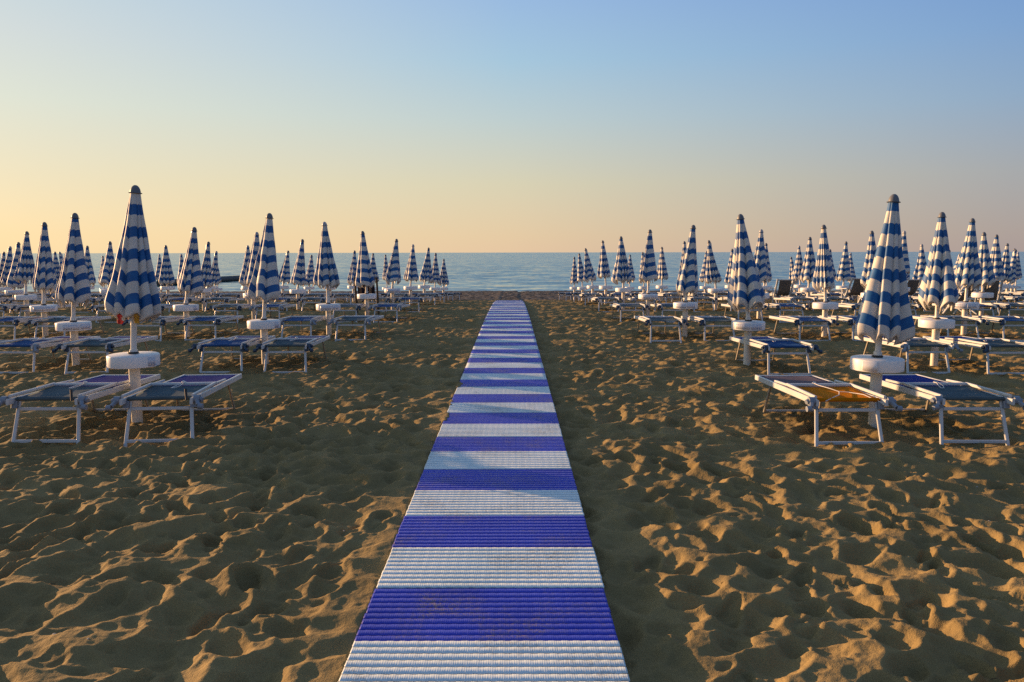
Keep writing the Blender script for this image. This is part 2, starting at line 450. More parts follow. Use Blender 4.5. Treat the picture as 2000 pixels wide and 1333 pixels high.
# ------------------------------------------------------------------ sea
SEA_Z = -1.15
def build_sea():
    m, nt, b, N, L = mat('sea_water')
    tc = N('ShaderNodeTexCoord')
    sx = N('ShaderNodeSeparateXYZ'); L(tc.outputs['Object'], sx.inputs[0])
    mr = N('ShaderNodeMapRange'); mr.inputs[1].default_value = 54.0; mr.inputs[2].default_value = 110.0; L(sx.outputs[1], mr.inputs[0])
    rr = ramp(nt, [(0, (0.20, 0.30, 0.29)), (0.12, (0.12, 0.25, 0.245)), (1, (0.06, 0.185, 0.19))]); L(mr.outputs[0], rr.inputs[0])
    L(rr.outputs[0], b.inputs['Base Color'])
    b.inputs['Roughness'].default_value = 0.08
    b.inputs['IOR'].default_value = 1.33
    # wavelets of several sizes tilt the surface normal directly, so they keep their slope far away
    acc = None
    for sc, amp, st in ((0.22, .15, 0.4), (0.9, .38, 0.5), (3.2, .30, 0.6)):
        mp = N('ShaderNodeMapping'); mp.inputs['Scale'].default_value = (sc * st, sc, 1); mp.inputs['Location'].default_value = (sc * 7, sc * 3, 0)
        L(tc.outputs['Object'], mp.inputs[0])
        n1 = N('ShaderNodeTexNoise'); n1.inputs['Scale'].default_value = 1.0; n1.inputs['Detail'].default_value = 2
        L(mp.outputs[0], n1.inputs['Vector'])
        su = N('ShaderNodeVectorMath'); su.operation = 'SUBTRACT'; su.inputs[1].default_value = (.5, .5, .5); L(n1.outputs['Color'], su.inputs[0])
        ml = N('ShaderNodeVectorMath'); ml.operation = 'MULTIPLY'; ml.inputs[1].default_value = (amp * .6, amp, 0); L(su.outputs[0], ml.inputs[0])
        if acc is None: acc = ml.outputs[0]
        else:
            av = N('ShaderNodeVectorMath'); L(acc, av.inputs[0]); L(ml.outputs[0], av.inputs[1]); acc = av.outputs[0]
    up = N('ShaderNodeVectorMath'); up.inputs[1].default_value = (0, -0.10, 1); L(acc, up.inputs[0])
    nn = N('ShaderNodeVectorMath'); nn.operation = 'NORMALIZE'; L(up.outputs[0], nn.inputs[0])
    L(nn.outputs[0], b.inputs['Normal'])
    ys = np.concatenate([np.arange(46, 90, 2.0), 90 * 1.12 ** np.arange(0, 48)])
    xs = np.concatenate([-(100 * 1.4 ** np.arange(15, -1, -1)), np.arange(-90, 91, 10), 100 * 1.4 ** np.arange(0, 16)])
    X, Y = np.meshgrid(xs, ys); Z = np.full_like(X, SEA_Z)
    me = np_mesh('sea', np.stack([X, Y, Z], -1).reshape(-1, 3), grid_quads(len(ys), len(xs)), [m], True)
    o = link('sea', me); o['kind'] = 'structure'; o['label'] = 'calm rippled blue green sea reaching the horizon'
build_sea()

def tag(o, label, cat, group=None, kind=None):
    o['label'] = label; o['category'] = cat
    if group: o['group'] = group
    if kind: o['kind'] = kind
    return o
def empty(name, loc, rz=0.0):
    o = bpy.data.objects.new(name, None); C.objects.link(o)
    o.empty_display_size = .2
    o.location = loc; o.rotation_euler = (0, 0, rz)
    return o

# ------------------------------------------------------------------ walkway
def slat_mat(name, c0, c1, dirt):
    m, nt, b, N, L = mat(name)
    ge = N('ShaderNodeNewGeometry')
    n1 = N('ShaderNodeTexNoise'); n1.inputs['Scale'].default_value = 2.3; n1.inputs['Detail'].default_value = 5
    n2 = N('ShaderNodeTexNoise'); n2.inputs['Scale'].default_value = 2.1; n2.inputs['Detail'].default_value = 10; n2.inputs['Roughness'].default_value = 0.72
    n3 = N('ShaderNodeTexNoise'); n3.inputs['Scale'].default_value = 90; n3.inputs['Detail'].default_value = 3
    for n in (n1, n2, n3): L(ge.outputs['Position'], n.inputs['Vector'])
    r1 = ramp(nt, [(0.3, c0), (0.7, c1)]); L(n1.outputs['Fac'], r1.inputs[0])
    r2 = ramp(nt, [(0.50, (0, 0, 0)), (0.60, (0.55, 0.55, 0.55)), (0.68, (1, 1, 1))]); L(n2.outputs['Fac'], r2.inputs[0])
    r3 = ramp(nt, [(0.4, (0, 0, 0)), (0.6, (1, 1, 1))]); L(n3.outputs['Fac'], r3.inputs[0])
    mu = N('ShaderNodeMath'); mu.operation = 'MULTIPLY'; L(r2.outputs[0], mu.inputs[0]); L(r3.outputs[0], mu.inputs[1])
    m2 = N('ShaderNodeMath'); m2.operation = 'MULTIPLY'; m2.inputs[1].default_value = dirt; L(mu.outputs[0], m2.inputs[0])
    ad = N('ShaderNodeMath'); ad.operation = 'ADD'; ad.use_clamp = True; ad.inputs[1].default_value = 0.03
    L(m2.outputs[0], ad.inputs[0])
    mx = N('ShaderNodeMix'); mx.data_type = 'RGBA'; mx.inputs[7].default_value = (0.20, 0.145, 0.09, 1)
    L(ad.outputs[0], mx.inputs[0]); L(r1.outputs[0], mx.inputs[6]); L(mx.outputs[2], b.inputs['Base Color'])
    b.inputs['Roughness'].default_value = 0.55
    # fine moulded tread
    mp = N('ShaderNodeMapping'); mp.inputs['Scale'].default_value = (110, 45, 1); L(ge.outputs['Position'], mp.inputs[0])
    wv = N('ShaderNodeTexWave'); wv.inputs['Scale'].default_value = 0.32; wv.inputs['Distortion'].default_value = 2.5
    L(mp.outputs[0], wv.inputs['Vector'])
    bu = N('ShaderNodeBump'); bu.inputs['Strength'].default_value = 0.10; bu.inputs['Distance'].default_value = 0.004
    L(wv.outputs['Fac'], bu.inputs['Height']); L(bu.outputs[0], b.inputs['Normal'])
    return m
M['slat_blue'] = slat_mat('blue_slat_plastic', (0.008, 0.020, 0.40), (0.020, 0.042, 0.54), 0.8)
M['slat_white'] = slat_mat('white_slat_plastic', (0.55, 0.66, 0.71), (0.69, 0.78, 0.82), 0.75)

def panel_mesh(name, m, nx, seed, ns=10, L=0.4905):
    """one colour section of the mat: ten interlocking slats with zigzag joints"""
    rg = np.random.RandomState(seed)
    W = PX1 - PX0; pitch = L / ns
    xs = np.linspace(-W / 2, W / 2, nx)
    V = []; F = []
    off = 0
    zz = .0010 * np.sign(np.sin(xs * 2 * math.pi / .05)) if nx > 60 else np.zeros(nx)
    for k in range(ns):
        y0 = k * pitch; sh = rg.uniform(-.0018, .0018); dz = rg.uniform(-.0003, .0002)
        w1 = zz + rg.uniform(-.0004, .0004, nx) * (nx > 60)
        w2 = zz + rg.uniform(-.0004, .0004, nx) * (nx > 60)
        prof = [(0.012, -.028, 0), (0.0075, -.007, 0), (0.0020, -.0016, 0), (0.0030, .0, 0), (pitch - .0046, .0, 1), (pitch - .0036, -.0016, 1), (pitch - .009, -.007, 1), (pitch - .013, -.028, 1)]
        rows = []
        for (yy, z, s) in prof:
            rows.append(np.stack([xs + sh, y0 + yy + (w1 if s == 0 else w2), np.full(nx, z + dz)], -1))
        P = np.concatenate(rows); n = len(prof)
        V.append(P)
        q = grid_quads(n, nx)[:, ::-1] + off
        F.append(q)
        for e in (0, nx - 1):                       # closed ends
            ids = [off + i * nx + e for i in range(n)]
            F.append(np.array([[ids[0], ids[1], ids[6], ids[7]], [ids[1], ids[2], ids[5], ids[6]], [ids[2], ids[3], ids[4], ids[5]]]) if e else
                     np.array([[ids[7], ids[6], ids[1], ids[0]], [ids[6], ids[5], ids[2], ids[1]], [ids[5], ids[4], ids[3], ids[2]]]))
        off += n * nx
    # two flexible webs joining the slats underneath
    for wx in (-.42, -.14, .14, .42):
        bxv = np.array([(wx + a, b, c) for a in (-.03, .03) for b in (-.002, L - .004) for c in (-.026, -.012)])
        V.append(bxv)
        F.append(np.array([(0, 1, 3, 2), (4, 6, 7, 5), (0, 2, 6, 4), (1, 5, 7, 3), (0, 4, 5, 1), (2, 3, 7, 6)]) + off); off += 8
    V = np.concatenate(V); F = np.concatenate(F)
    return np_mesh(name, V, F, [m], False)

WALK_TOP = 0.052
walk = empty('beach_walkway', ((PX0 + PX1) / 2, 2.927, 0))
tag(walk, 'striped blue and white plastic slat walkway running over the sand to the sea', 'walkway')
pm = {(c, l, s): panel_mesh(('blue' if c else 'white') + '_section', M['slat_blue' if c else 'slat_white'], [160, 24][l], 10 * s + c) for c in (0, 1) for l in (0, 1) for s in range(3)}
rp = random.Random(3)
for k in range(-4, 62):
    c = 1 if k % 2 == 0 else 0
    y0 = 2.927 + .4905 * k
    l = 0 if y0 < 9 else 1
    z0 = float(zprof(y0)); z1 = float(zprof(y0 + .4905))
    o = link('blue_section' if c else 'white_section', pm[(c, l, rp.randrange(3))], walk, (rp.uniform(-.0015, .0015), .4905 * k, z0 + WALK_TOP + rp.uniform(-.003, .003)), (math.atan2(z1 - z0, .4905), 0, rp.uniform(-.003, .003)))

# ------------------------------------------------------------------ umbrellas
PIV = 0.62     # the canopy assembly turns about the tabletop centre
CAN_L = 1.27   # canopy length
PERIOD = 0.210
def canopy_mesh(seed, length, girth=1.0):
    rg = np.random.RandomState(seed)
    nb = 8
    wts = rg.uniform(.30, 1.0, nb) ** 1.0; wts[rg.randint(nb)] *= 2.2; wts[rg.randint(nb)] *= 1.7; wts = wts / wts.sum() * 2 * math.pi
    edges = np.concatenate([[0], np.cumsum(wts)])
    skew = rg.uniform(.62, .9); flip = rg.rand() < .35
    bulge = rg.uniform(.5, 1.25, nb); chev = rg.uniform(.06, .13)
    NP, NS = 176, 46
    ph = np.linspace(0, 2 * math.pi, NP, endpoint=False)
    g = np.clip(np.searchsorted(edges, ph, side='right') - 1, 0, nb - 1)
    u = (ph - edges[g]) / wts[g]
    if flip: u = 1 - u
    prof = np.where(u < skew, np.sin(u / skew * math.pi / 2) ** .62, np.cos((u - skew) / (1 - skew) * math.pi / 2) ** .6)
    rib = 1 - prof
    bl = bulge[g] * prof
    s = np.linspace(0, 1, NS)[:, None] ** 1.0
    r0 = .042 + .184 * girth * s ** 1.08
    # folds deepen towards the hem, and wrap a little round the pole
    depth = .10 + .34 * s
    r = r0 * (1 - depth * .75 + depth * 1.25 * bl[None, :])
    # slack between ribs gathers inwards just above the hem
    tuck = np.clip((s - .90) / .10, 0, 1) ** 2
    r = r * (1 - tuck * (.02 + .14 * rg.rand(nb)[g][None, :]))
    lobes = 1 + .10 * np.sin(ph * 2 + rg.rand() * 6)[None, :] * s + .07 * np.sin(ph + rg.rand() * 6)[None, :] * s
    r = r * lobes * (1 + .02 * np.sin(s * 17 + ph[None, :] * 3 + seed))
    twist = rg.uniform(-.22, .22) * s
    phi = ph[None, :] + twist
    drop = (s * length) * (1 + chev * (rib[None, :] - .5)) - .012 * np.sin(ph * 9)[None, :] * tuck
    ztop = 2.20 - PIV
    X = r * np.cos(phi); Y = r * np.sin(phi); Z = ztop - drop
    uvv = ((1 - s) * length / PERIOD) + 0 * r
    uv = np.stack([np.broadcast_to(ph[None, :], r.shape), uvv], -1).reshape(-1, 2)
    P = np.stack([X, Y, Z], -1).reshape(-1, 3)
    Q = grid_quads(NS, NP, True)[:, ::-1]
    # inner lining so the cloth has a thickness and a dark inside
    inner = np.stack([X * .97, Y * .97, Z + .002], -1).reshape(-1, 3)
    n = len(P)
    Q2 = grid_quads(NS, NP, True) + n
    last = (NS - 1) * NP
    j = np.arange(NP); j2 = (j + 1) % NP
    hem = np.stack([last + j, n + last + j, n + last + j2, last + j2], -1)
    me = np_mesh('canopy', np.concatenate([P, inner]), np.concatenate([Q, Q2, hem]), [M['canopy']], True, np.concatenate([uv, uv]))
    return me
CANS = [canopy_mesh(100 + i, [1.155, 1.13, 1.23, 1.18, 1.22, 1.16, 1.24, 1.19, 1.23, 1.245][i], [1.0, .92, 1.05, 1.0, .95, 1.08, .9, 1.0, 1.04, .97][i]) for i in range(10)]

def cap_mesh(m):
    b = MB()
    zt = 2.20 - PIV
    b.lathe([(.056, zt - .006), (.060, zt + .000), (.047, zt + .005), (.046, zt + .014), (.041, zt + .034), (.032, zt + .052), (.021, zt + .064), (.011, zt + .070), (0.0001, zt + .071)], 20)
    return b.mesh('cap', m, True)
CAPS = [cap_mesh(M['cap']), cap_mesh(M['cap_light'])]
def pole_mesh():
    b = MB()
    b.tube([(0, 0, -.12), (0, 0, 1.57)], .027, 14)
    b.tube([(0, 0, .028), (0, 0, .075)], .036, 14)
    return b.mesh('pole', M['pole'], True)
def collar_mesh():
    b = MB(); b.lathe([(.048, .016), (.050, .020), (.048, .030), (.03, .034)], 16); return b.mesh('collar', M['black'], True)
def ribs_mesh(k):
    b = MB()
    t = 2 * math.pi * k / 8 + .2
    z = 2.2 - PIV
    b.tube([(.03 * math.cos(t), .03 * math.sin(t), z - .1), (.10 * math.cos(t), .10 * math.sin(t), z - 1.16)], .005, 6)
    b.tube([(.10 * math.cos(t), .10 * math.sin(t), z - 1.155), (.102 * math.cos(t), .102 * math.sin(t), z - 1.185)], .010, 6)
    return b.mesh('rib', M['cord'], True)
def post_mesh():
    b = MB(); b.lathe([(.050, -.25), (.050, .515)], 22); return b.mesh('post', M['post'], True)
def table_mesh():
    b = MB()
    b.lathe([(.04, .516), (.216, .516), (.225, .520), (.228, .528), (.228, .616), (.225, .624), (.216, .629), (.06, .633), (.03, .633)], 48)
    return b.mesh('table', M['table'], True)
def curved_patch(a0, a1, z0, z1, r, name, m, n=18, th=.004):
    ts = np.linspace(a0, a1, n)
    V = []; uv = []
    for rr in (r - .004, r + th):
        for z, v in ((z0, 0), (z1, 1)):
            for i, t in enumerate(ts):
                V.append((rr * math.cos(t), rr * math.sin(t), z)); uv.append((i / (n - 1), v))
    V = np.array(V); uv = np.array(uv)
    Q = []
    for i in range(n - 1):
        Q.append((2 * n + i, 2 * n + i + 1, 3 * n + i + 1, 3 * n + i))
        Q.append((i + 1, i, n + i, n + i + 1))
        Q.append((i, i + 1, 2 * n + i + 1, 2 * n + i)); Q.append((n + i + 1, n + i, 3 * n + i, 3 * n + i + 1))
    Q.append((0, 2 * n, 3 * n, n)); Q.append((n - 1, 2 * n - 1, 4 * n - 1, 3 * n - 1))
    return np_mesh(name, V, np.array(Q), [m], False, uv)
POLE, COLLAR, POST, TABLE = pole_mesh(), collar_mesh(), post_mesh(), table_mesh()
RIBS = [ribs_mesh(k) for k in range(8)]
H_ = math.pi / 2
STICK_A = curved_patch(-H_ - .75, -H_ + .15, .535, .608, .228, 'sticker', M['sticker'])
STICK_B = curved_patch(-H_ + .22, -H_ + .95, .535, .608, .228, 'sticker', M['sticker'])
STICK_C = curved_patch(-H_ + .62, -H_ + .98, .530, .612, .228, 'sticker', M['sticker'])
DOOR = curved_patch(-H_ - .98, -H_ - .42, .532, .614, .228, 'door', M['table'], th=.010)

ORD = ['front', 'second', 'third', 'fourth', 'fifth', 'sixth', 'seventh', 'eighth', 'rearmost']
COLN = ['first', 'second', 'third', 'fourth', 'fifth', 'sixth', 'seventh', 'eighth', 'ninth', 'tenth']
def row_y(side, k): return (7.0 if side > 0 else 7.2) + 3.73 * k
def col_x(side, k, c): return (3.36 - .045 * k + 2.64 * c) if side > 0 else (-3.58 + .035 * k - 2.72 * c)

# measured tip of each folded canopy in the photograph, turned into real lean and height below
TIPS = {(1, 0, 0): (1748, 380), (1, 1, 0): (1449, 418), (1, 2, 0): (1353, 440), (1, 3, 0): (1270, 449), (1, 4, 0): (1214, 462), (1, 5, 0): (1178, 470), (1, 6, 0): (1145, 484), (1, 7, 0): (1132, 495), (1, 8, 0): (1122, 502),
        (1, 1, 1): (1840, 416), (1, 2, 1): (1611, 440), (1, 3, 1): (1488, 449), (1, 4, 1): (1387, 469), (1, 5, 1): (1337, 472), (1, 6, 1): (1293, 483), (1, 7, 1): (1256, 493), (1, 8, 1): (1231, 498),
        (1, 2, 2): (1901, 428), (1, 3, 2): (1702, 452), (1, 4, 2): (1582, 464), (1, 5, 2): (1497, 476), (1, 6, 2): (1430, 487), (1, 7, 2): (1380, 491),
        (1, 3, 3): (1922, 455), (1, 5, 3): (1652, 473), (1, 6, 3): (1561, 481), (1, 8, 4): (1546, 502), (1, 4, 4): (1947, 460), (1, 5, 4): (1801, 478), (1, 5, 5): (1968, 477), (1, 6, 5): (1859, 490), (1, 6, 6): (1982, 496), (1, 7, 6): (1876, 495),
        (-1, 0, 0): (264, 360), (-1, 1, 0): (526, 415), (-1, 2, 0): (635, 433), (-1, 3, 0): (709, 451), (-1, 4, 0): (774, 466), (-1, 5, 0): (806, 477), (-1, 6, 0): (837, 483), (-1, 7, 0): (851, 494), (-1, 8, 0): (867, 507),
        (-1, 1, 1): (144, 414), (-1, 2, 1): (378, 441), (-1, 3, 1): (501, 452), (-1, 4, 1): (589, 466), (-1, 6, 1): (692, 489), (-1, 7, 1): (729, 494), (-1, 8, 1): (753, 497),
        (-1, 2, 2): (85, 432), (-1, 4, 2): (405, 474), (-1, 5, 2): (485, 482), (-1, 6, 2): (561, 488), (-1, 7, 2): (608, 497), (-1, 3, 3): (50, 450), (-1, 4, 3): (213, 470), (-1, 5, 3): (324, 478), (-1, 6, 3): (421, 494),
        (-1, 4, 4): (35, 474), (-1, 5, 4): (170, 480), (-1, 7, 4): (354, 495), (-1, 5, 5): (17, 482), (-1, 6, 5): (118, 495), (-1, 7, 5): (204, 502), (-1, 6, 6): (8, 497)}
def tip_xyz(px, py, d):
    p = R(6.58); cp, sp = math.cos(p), math.sin(p)
    a = (px - 1000) / 1500; b = (666.5 - py) / 1500
    t = d / (cp + b * sp)
    return a * t, CAM_H + (-sp + b * cp) * t

SPECIAL_U = {
    (-1, 0, 0): 'tallest folded striped umbrella on the left, grey dome cap, white band under the cap',
    (1, 0, 0): 'big folded striped umbrella nearest on the right, its round table above a yellow shaded sunbed',
    (1, 1, 0): 'folded striped umbrella by the walkway with printed notices round its table and one sunbed',
    (-1, 1, 1): 'folded striped umbrella at far left with a printed notice on its round table, chevron stripes'}
ru = random.Random(11)
def add_umbrella(side, k, c):
    x, y = col_x(side, k, c), row_y(side, k)
    zg = float(zprof(y))
    root = empty('beach_umbrella', (x, y, zg))
    sd = 'left' if side < 0 else 'right'
    lab = SPECIAL_U.get((side, k, c))
    if lab is None:
        lab = 'folded blue white umbrella, %s row back, %s post %s of the walkway' % (ORD[k], COLN[c], sd)
    tag(root, lab, 'umbrella', 'folded striped umbrellas in rows on the sand')
    tp = TIPS.get((side, k, c))
    if tp:
        tx, tz = tip_xyz(*tp, y)
        dx = tx - x; top = tz - zg
    else:
        dx = ru.uniform(-.06, .06); top = 2.22 + ru.uniform(-.05, .05)
    dx = max(-.28, min(.28, dx)); top = max(2.0, min(2.42, top))
    lz = top - 2.27
    tilt_y = math.atan2(dx, top - PIV); tilt_x = ru.uniform(-.03, .03)
    rot = (tilt_x, tilt_y, 0)
    loc = (0, 0, PIV + lz)
    v = ru.randrange(10); spin = ru.uniform(0, 6.28)
    if (side, k, c) == (-1, 0, 0): v, spin = 0, 1.57
    if (side, k, c) == (1, 0, 0): v, spin = 9, 4.71
    lsc = ru.uniform(.94, 1.06)
    can = link('canopy', CANS[v], root, loc, (tilt_x, tilt_y, spin)); can.scale = (lsc, lsc, 1)
    can.rotation_mode = 'ZXY'
    ci = 1 if ru.random() < .3 else 0
    if k == 0: ci = 0
    link('cap', CAPS[ci], root, loc, rot)
    link('pole', POLE, root, (0, 0, PIV), rot).scale = (1, 1, (1.57 + lz) / 1.57)
    link('post', POST, root)
    tz = ru.uniform(-.02, .03)
    rz = ru.uniform(-.5, .5)
    t = link('table', TABLE, root, (0, 0, tz), (0, 0, rz))
    if k < 4:
        link('collar', COLLAR, root, (0, 0, PIV + tz))
        for r_ in RIBS: link('rib', r_, root, loc, rot)
    if (side, k, c) == (-1, 0, 0) or (side, k, c) == (-1, 1, 0) or (side, k, c) == (-1, 2, 1):
        t.rotation_euler.z = .38; link('sticker', STICK_C, t)
    elif (side, k, c) == (1, 0, 0):
        t.rotation_euler.z = 0.0; link('door', DOOR, t)
    elif k < 5 and ru.random() < .6 or (side, k, c) in ((1, 1, 0), (-1, 1, 1)):
        t.rotation_euler.z = ru.uniform(-.1, .2) - math.atan2(x, y)
        link('sticker', STICK_A, t); link('sticker', STICK_B, t)
    return root

# ------------------------------------------------------------------ sunbeds
# local frame: y runs from the raised head end (0) to the foot end, feet stand on z = 0
LB = 1.60; HW = .285
def sb_side_rail(s):
    b = MB()
    b.bar((s * HW, 0.0, .362), (s * HW, LB, .318), .024, .052, bev=.005)
    return b.mesh('side_rail', M['alu'])
def sb_end_bar():
    b = MB(); b.bar((-HW + .013, LB - .02, .322), (HW - .013, LB - .02, .322), .03, .04, bev=.005)
    return b.mesh('end_bar', M['alu'])
def cloth(x0, x1, ya, yb, za, zb, sag, name, m, nx=14, ny=18, th=.006, roll=0.0, seed=0):
    rg = np.random.RandomState(seed)
    xs = np.linspace(x0, x1, nx); ys = np.linspace(ya, yb, ny)
    X, Y = np.meshgrid(xs, ys)
    ux = (X - x0) / (x1 - x0); uy = (Y - ya) / (yb - ya)
    Z = za + (zb - za) * uy - sag * 4 * ux * (1 - ux) * (.4 + .6 * 4 * uy * (1 - uy)) + rg.uniform(-1, 1) * .004 * np.sin(uy * 14 + ux * 5)
    P = np.stack([X, Y, Z], -1).reshape(-1, 3); n = len(P)
    P2 = P.copy(); P2[:, 2] -= th
    q = grid_quads(ny, nx)
    top = list(range(nx)); per = []
    loop = [j for j in range(nx)] + [i * nx + nx - 1 for i in range(1, ny)] + [(ny - 1) * nx + j for j in range(nx - 2, -1, -1)] + [i * nx for i in range(ny - 2, 0, -1)]
    lp = np.array(loop); l2 = np.roll(lp, -1)
    side = np.stack([lp, n + lp, n + l2, l2], -1)
    return np_mesh(name, np.concatenate([P, P2]), np.concatenate([q, q[:, ::-1] + n, side]), [m], True)
SLING = [cloth(-HW + .014, HW - .014, 0.60, LB - .035, .372, .338, .012, 'sling', M['sling'], seed=i) for i in range(2)]
def shade_mesh(m, name='sunshade'):
    return cloth(-HW + .02, HW - .02, .10, .66, .374, .386, .014, name, m, seed=3)
SHADE = {k: shade_mesh(M[k]) for k in ('shade', 'shade_blue', 'shade_yellow')}
def roller_mesh(m):
    b = MB()
    b.tube([(-HW + .02, .10, .372), (HW - .02, .10, .372)], .017, 10)
    return b.mesh('hem_roll', m, True)
ROLL = {k: roller_mesh(M[k]) for k in SHADE}
def sb_shade_frame():
    b = MB()
    for s in (-1, 1):
        b.bar((s * (HW + .002), .04, .404), (s * (HW + .002), 0.70, .398), .022, .026, bev=.005)
        b.bar((s * (HW + .002), .70, .394), (s * (HW + .002), 1.02, .376), .020, .020, bev=.004)
    b.bar((-HW + .01, .685, .396), (HW - .01, .685, .396), .035, .026, bev=.006)
    for i in range(5):
        x = -.2 + .1 * i
        b.tube([(x, .667, .396), (x, .664, .396)], .005, 6)
    return b.mesh('sunshade_frame', M['alu'], False)
def sb_hinge(s, m):
    b = MB()
    x = s * (HW + .035)
    b.tube([(x - s * .02, .035, .372), (x + s * .028, .035, .372)], .036, 14)
    b.tube([(x + s * .028, .035, .372), (x + s * .05, .028, .366)], [.022, .020], 10)
    b.bar((x, .03, .38), (x + s * .03, -.035, .335), .03, .03, bev=.006)
    b.tube([(x + s * .03, -.035, .325), (x + s * .068, -.038, .322)], .024, 12)
    b.bar((x - s * .045, .09, .355), (x - s * .045, .075, .295), .05, .034, up=(0, 1, 0), bev=.006)
    return b.mesh('hinge', m, True)
HINGE = {(s, m): sb_hinge(s, M[m]) for s in (-1, 1) for m in ('hinge_navy', 'hinge_grey')}
def sb_lever():
    b = MB(); x = HW - .01
    b.bar((x - .03, .01, .37), (x - .045, .04, .46), .022, .010, up=(0, 1, 0), bev=.004)
    return b.mesh('lever', M['black'])
def sb_leg(s, rear):
    b = MB()
    if rear: b.bar((s * (HW - .03), 1.23, .305), (s * (HW - .006), 1.36, -.04), .018, .026, up=(0, 1, 0), bev=.004)
    else: b.bar((s * (HW - .035), .115, .35), (s * (HW - .010), .005, -.04), .029, .02, up=(0, 1, 0), bev=.004)
    return b.mesh('leg', M['alu_dark' if rear else 'alu'])
def sb_cross(rear):
    b = MB()
    if rear:
        b.bar((-HW + .02, 1.357, .018), (HW - .02, 1.357, .018), .02, .02, bev=.004)
    else:
        b.bar((-HW + .028, .022, .022), (HW - .028, .022, .022), .018, .028, bev=.004)
        b.bar((-HW + .048, .096, .285), (HW - .048, .096, .285), .018, .028, bev=.004)
    return b.mesh('crossbar', M['alu'])
def sb_cord(var):
    b = MB()
    if var == 0:
        b.tube([(-.01, .69, .412), (.0, .66, .41), (-.03, .57, .398), (-.045, .50, .392)], .0035, 6)
        b.tube([(.02, .69, .412), (.015, .66, .41), (.01, .57, .398), (-.02, .50, .392), (-.045, .50, .392)], .0035, 6)
        b.tube([(-.012, .69, .412), (.0, .70, .418), (.022, .69, .412)], .008, 6)
    else:
        b.tube([(-.05, .69, .412), (-.04, .62, .406), (.02, .50, .396), (.06, .40, .386), (.13, .38, .385), (.20, .24, .39), (.26, .06, .36), (.30, .0, .34)], .0035, 6)
        b.tube([(.06, .40, .386), (.0, .26, .383), (-.10, .12, .392), (-.2, .05, .37)], .0035, 6)
        b.tube([(-.06, .69, .412), (-.05, .70, .418), (-.03, .69, .412)], .008, 6)
    return b.mesh('cord', M['cord'], True)
RAILS = [sb_side_rail(-1), sb_side_rail(1)]
ENDBAR, SHFR, LEVER = sb_end_bar(), sb_shade_frame(), sb_lever()
LEGS = [sb_leg(s, r) for r in (0, 1) for s in (-1, 1)]
CROSS = [sb_cross(0), sb_cross(1)]
CORDS = [sb_cord(0), sb_cord(1)]

rl = random.Random(5)
SLING_TAUPE = cloth(-HW + .014, HW - .014, 0.60, LB - .035, .372, .338, .012, 'sling', M['sling_taupe'], seed=1)
def add_sunbed(x, y, rz, label, level=0, shade='shade', hinge='hinge_navy', cordv=0, lever=False, zoff=0.0):
    root = empty('sunbed', (x, y, float(zprof(y + .7)) + zoff), rz)
    slope = math.atan2(float(zprof(y + 1.36) - zprof(y)), 1.3)
    root.rotation_euler = (slope, 0, rz)
    tag(root, label, 'sunbed', 'blue sunbeds set in pairs beside the umbrellas')
    for m in RAILS: link('side_rail', m, root)
    link('sling', SLING_TAUPE if shade == 'shade_yellow' else SLING[rl.randrange(2)], root)
    sh = link('sunshade', SHADE[shade], root)
    link('sunshade_frame', SHFR, root)
    for m in LEGS: link('leg', m, root)
    for s in (-1, 1): link('hinge', HINGE[(s, hinge)], root)
    for m in CROSS: link('crossbar', m, root)
    if level < 2: link('end_bar', ENDBAR, root)
    if level < 1:
        link('hem_roll', ROLL[shade], sh)
        link('cord', CORDS[cordv], root)
        if lever: link('lever', LEVER, root)
    return root

SPECIAL_B = {
    (-1, 0, 0, -1): ('nearest left sunbed with slate shade, black lever and blue sling, left of the big post', dict(hinge='hinge_grey', lever=True)),
    (-1, 0, 0, 1): ('nearest left sunbed with grey clamps and loose white cord, right of the big post', dict(hinge='hinge_grey', lever=True)),
    (1, 0, 0, -1): ('sunbed with a yellow orange shade flap and white cord, nearest on the right', dict(shade='shade_yellow', hinge='hinge_grey', cordv=1)),
    (1, 0, 0, 1): ('nearest right sunbed with slate shade standing right of the yellow shaded one', dict(hinge='hinge_grey'))}
POS_B = {(-1, 0, 0, -1): (-3.94, 6.33, .02), (-1, 0, 0, 1): (-2.985, 6.34, .09), (1, 0, 0, -1): (2.80, 6.22, .0), (1, 0, 0, 1): (3.865, 6.26, -.02),
         (-1, 1, 0, -1): (-3.87, 10.08, .03), (-1, 1, 0, 1): (-3.01, 10.06, .04), (1, 1, 0, 1): (3.60, 9.83, .03)}
SKIP_B = {(1, 1, 0, -1)}
GRID = []
for side in (-1, 1):
    for k in range(9):
        for c in range(10):
            x, y = col_x(side, k, c), row_y(side, k)
            off = abs(x) / y
            lim = .68
            if off < lim:
                GRID.append((side, k, c))
for side, k, c in GRID:
    add_umbrella(side, k, c)
    x, y = col_x(side, k, c), row_y(side, k)
    for s in (-1, 1):
        if (side, k, c, s) in SKIP_B: continue
        bx = x + s * .48 + ru.uniform(-.05, .05); by = y - .84 + ru.uniform(-.06, .06); rz = ru.uniform(-.05, .05)
        if side < 0: bx += .10
        if (side, k, c, s) in POS_B: bx, by, rz = POS_B[(side, k, c, s)]
        if abs(bx) / (by + 1.6) > .72 and k > 1: continue
        lab, kw = SPECIAL_B.get((side, k, c, s), (None, {}))
        kw = dict(kw)
        if lab is None:
            lab = 'blue sunbed %s of the %s post %s of the walkway, %s row back' % ('left' if s < 0 else 'right', COLN[c], 'left' if side < 0 else 'right', ORD[k])
            r_ = ru.random()
            kw = dict(shade='shade_blue' if r_ < .35 else 'shade', hinge='hinge_grey' if ru.random() < .12 else 'hinge_navy')
        add_sunbed(bx, by, rz, lab, 0 if k < 2 else (1 if k < 4 else 2), **kw)

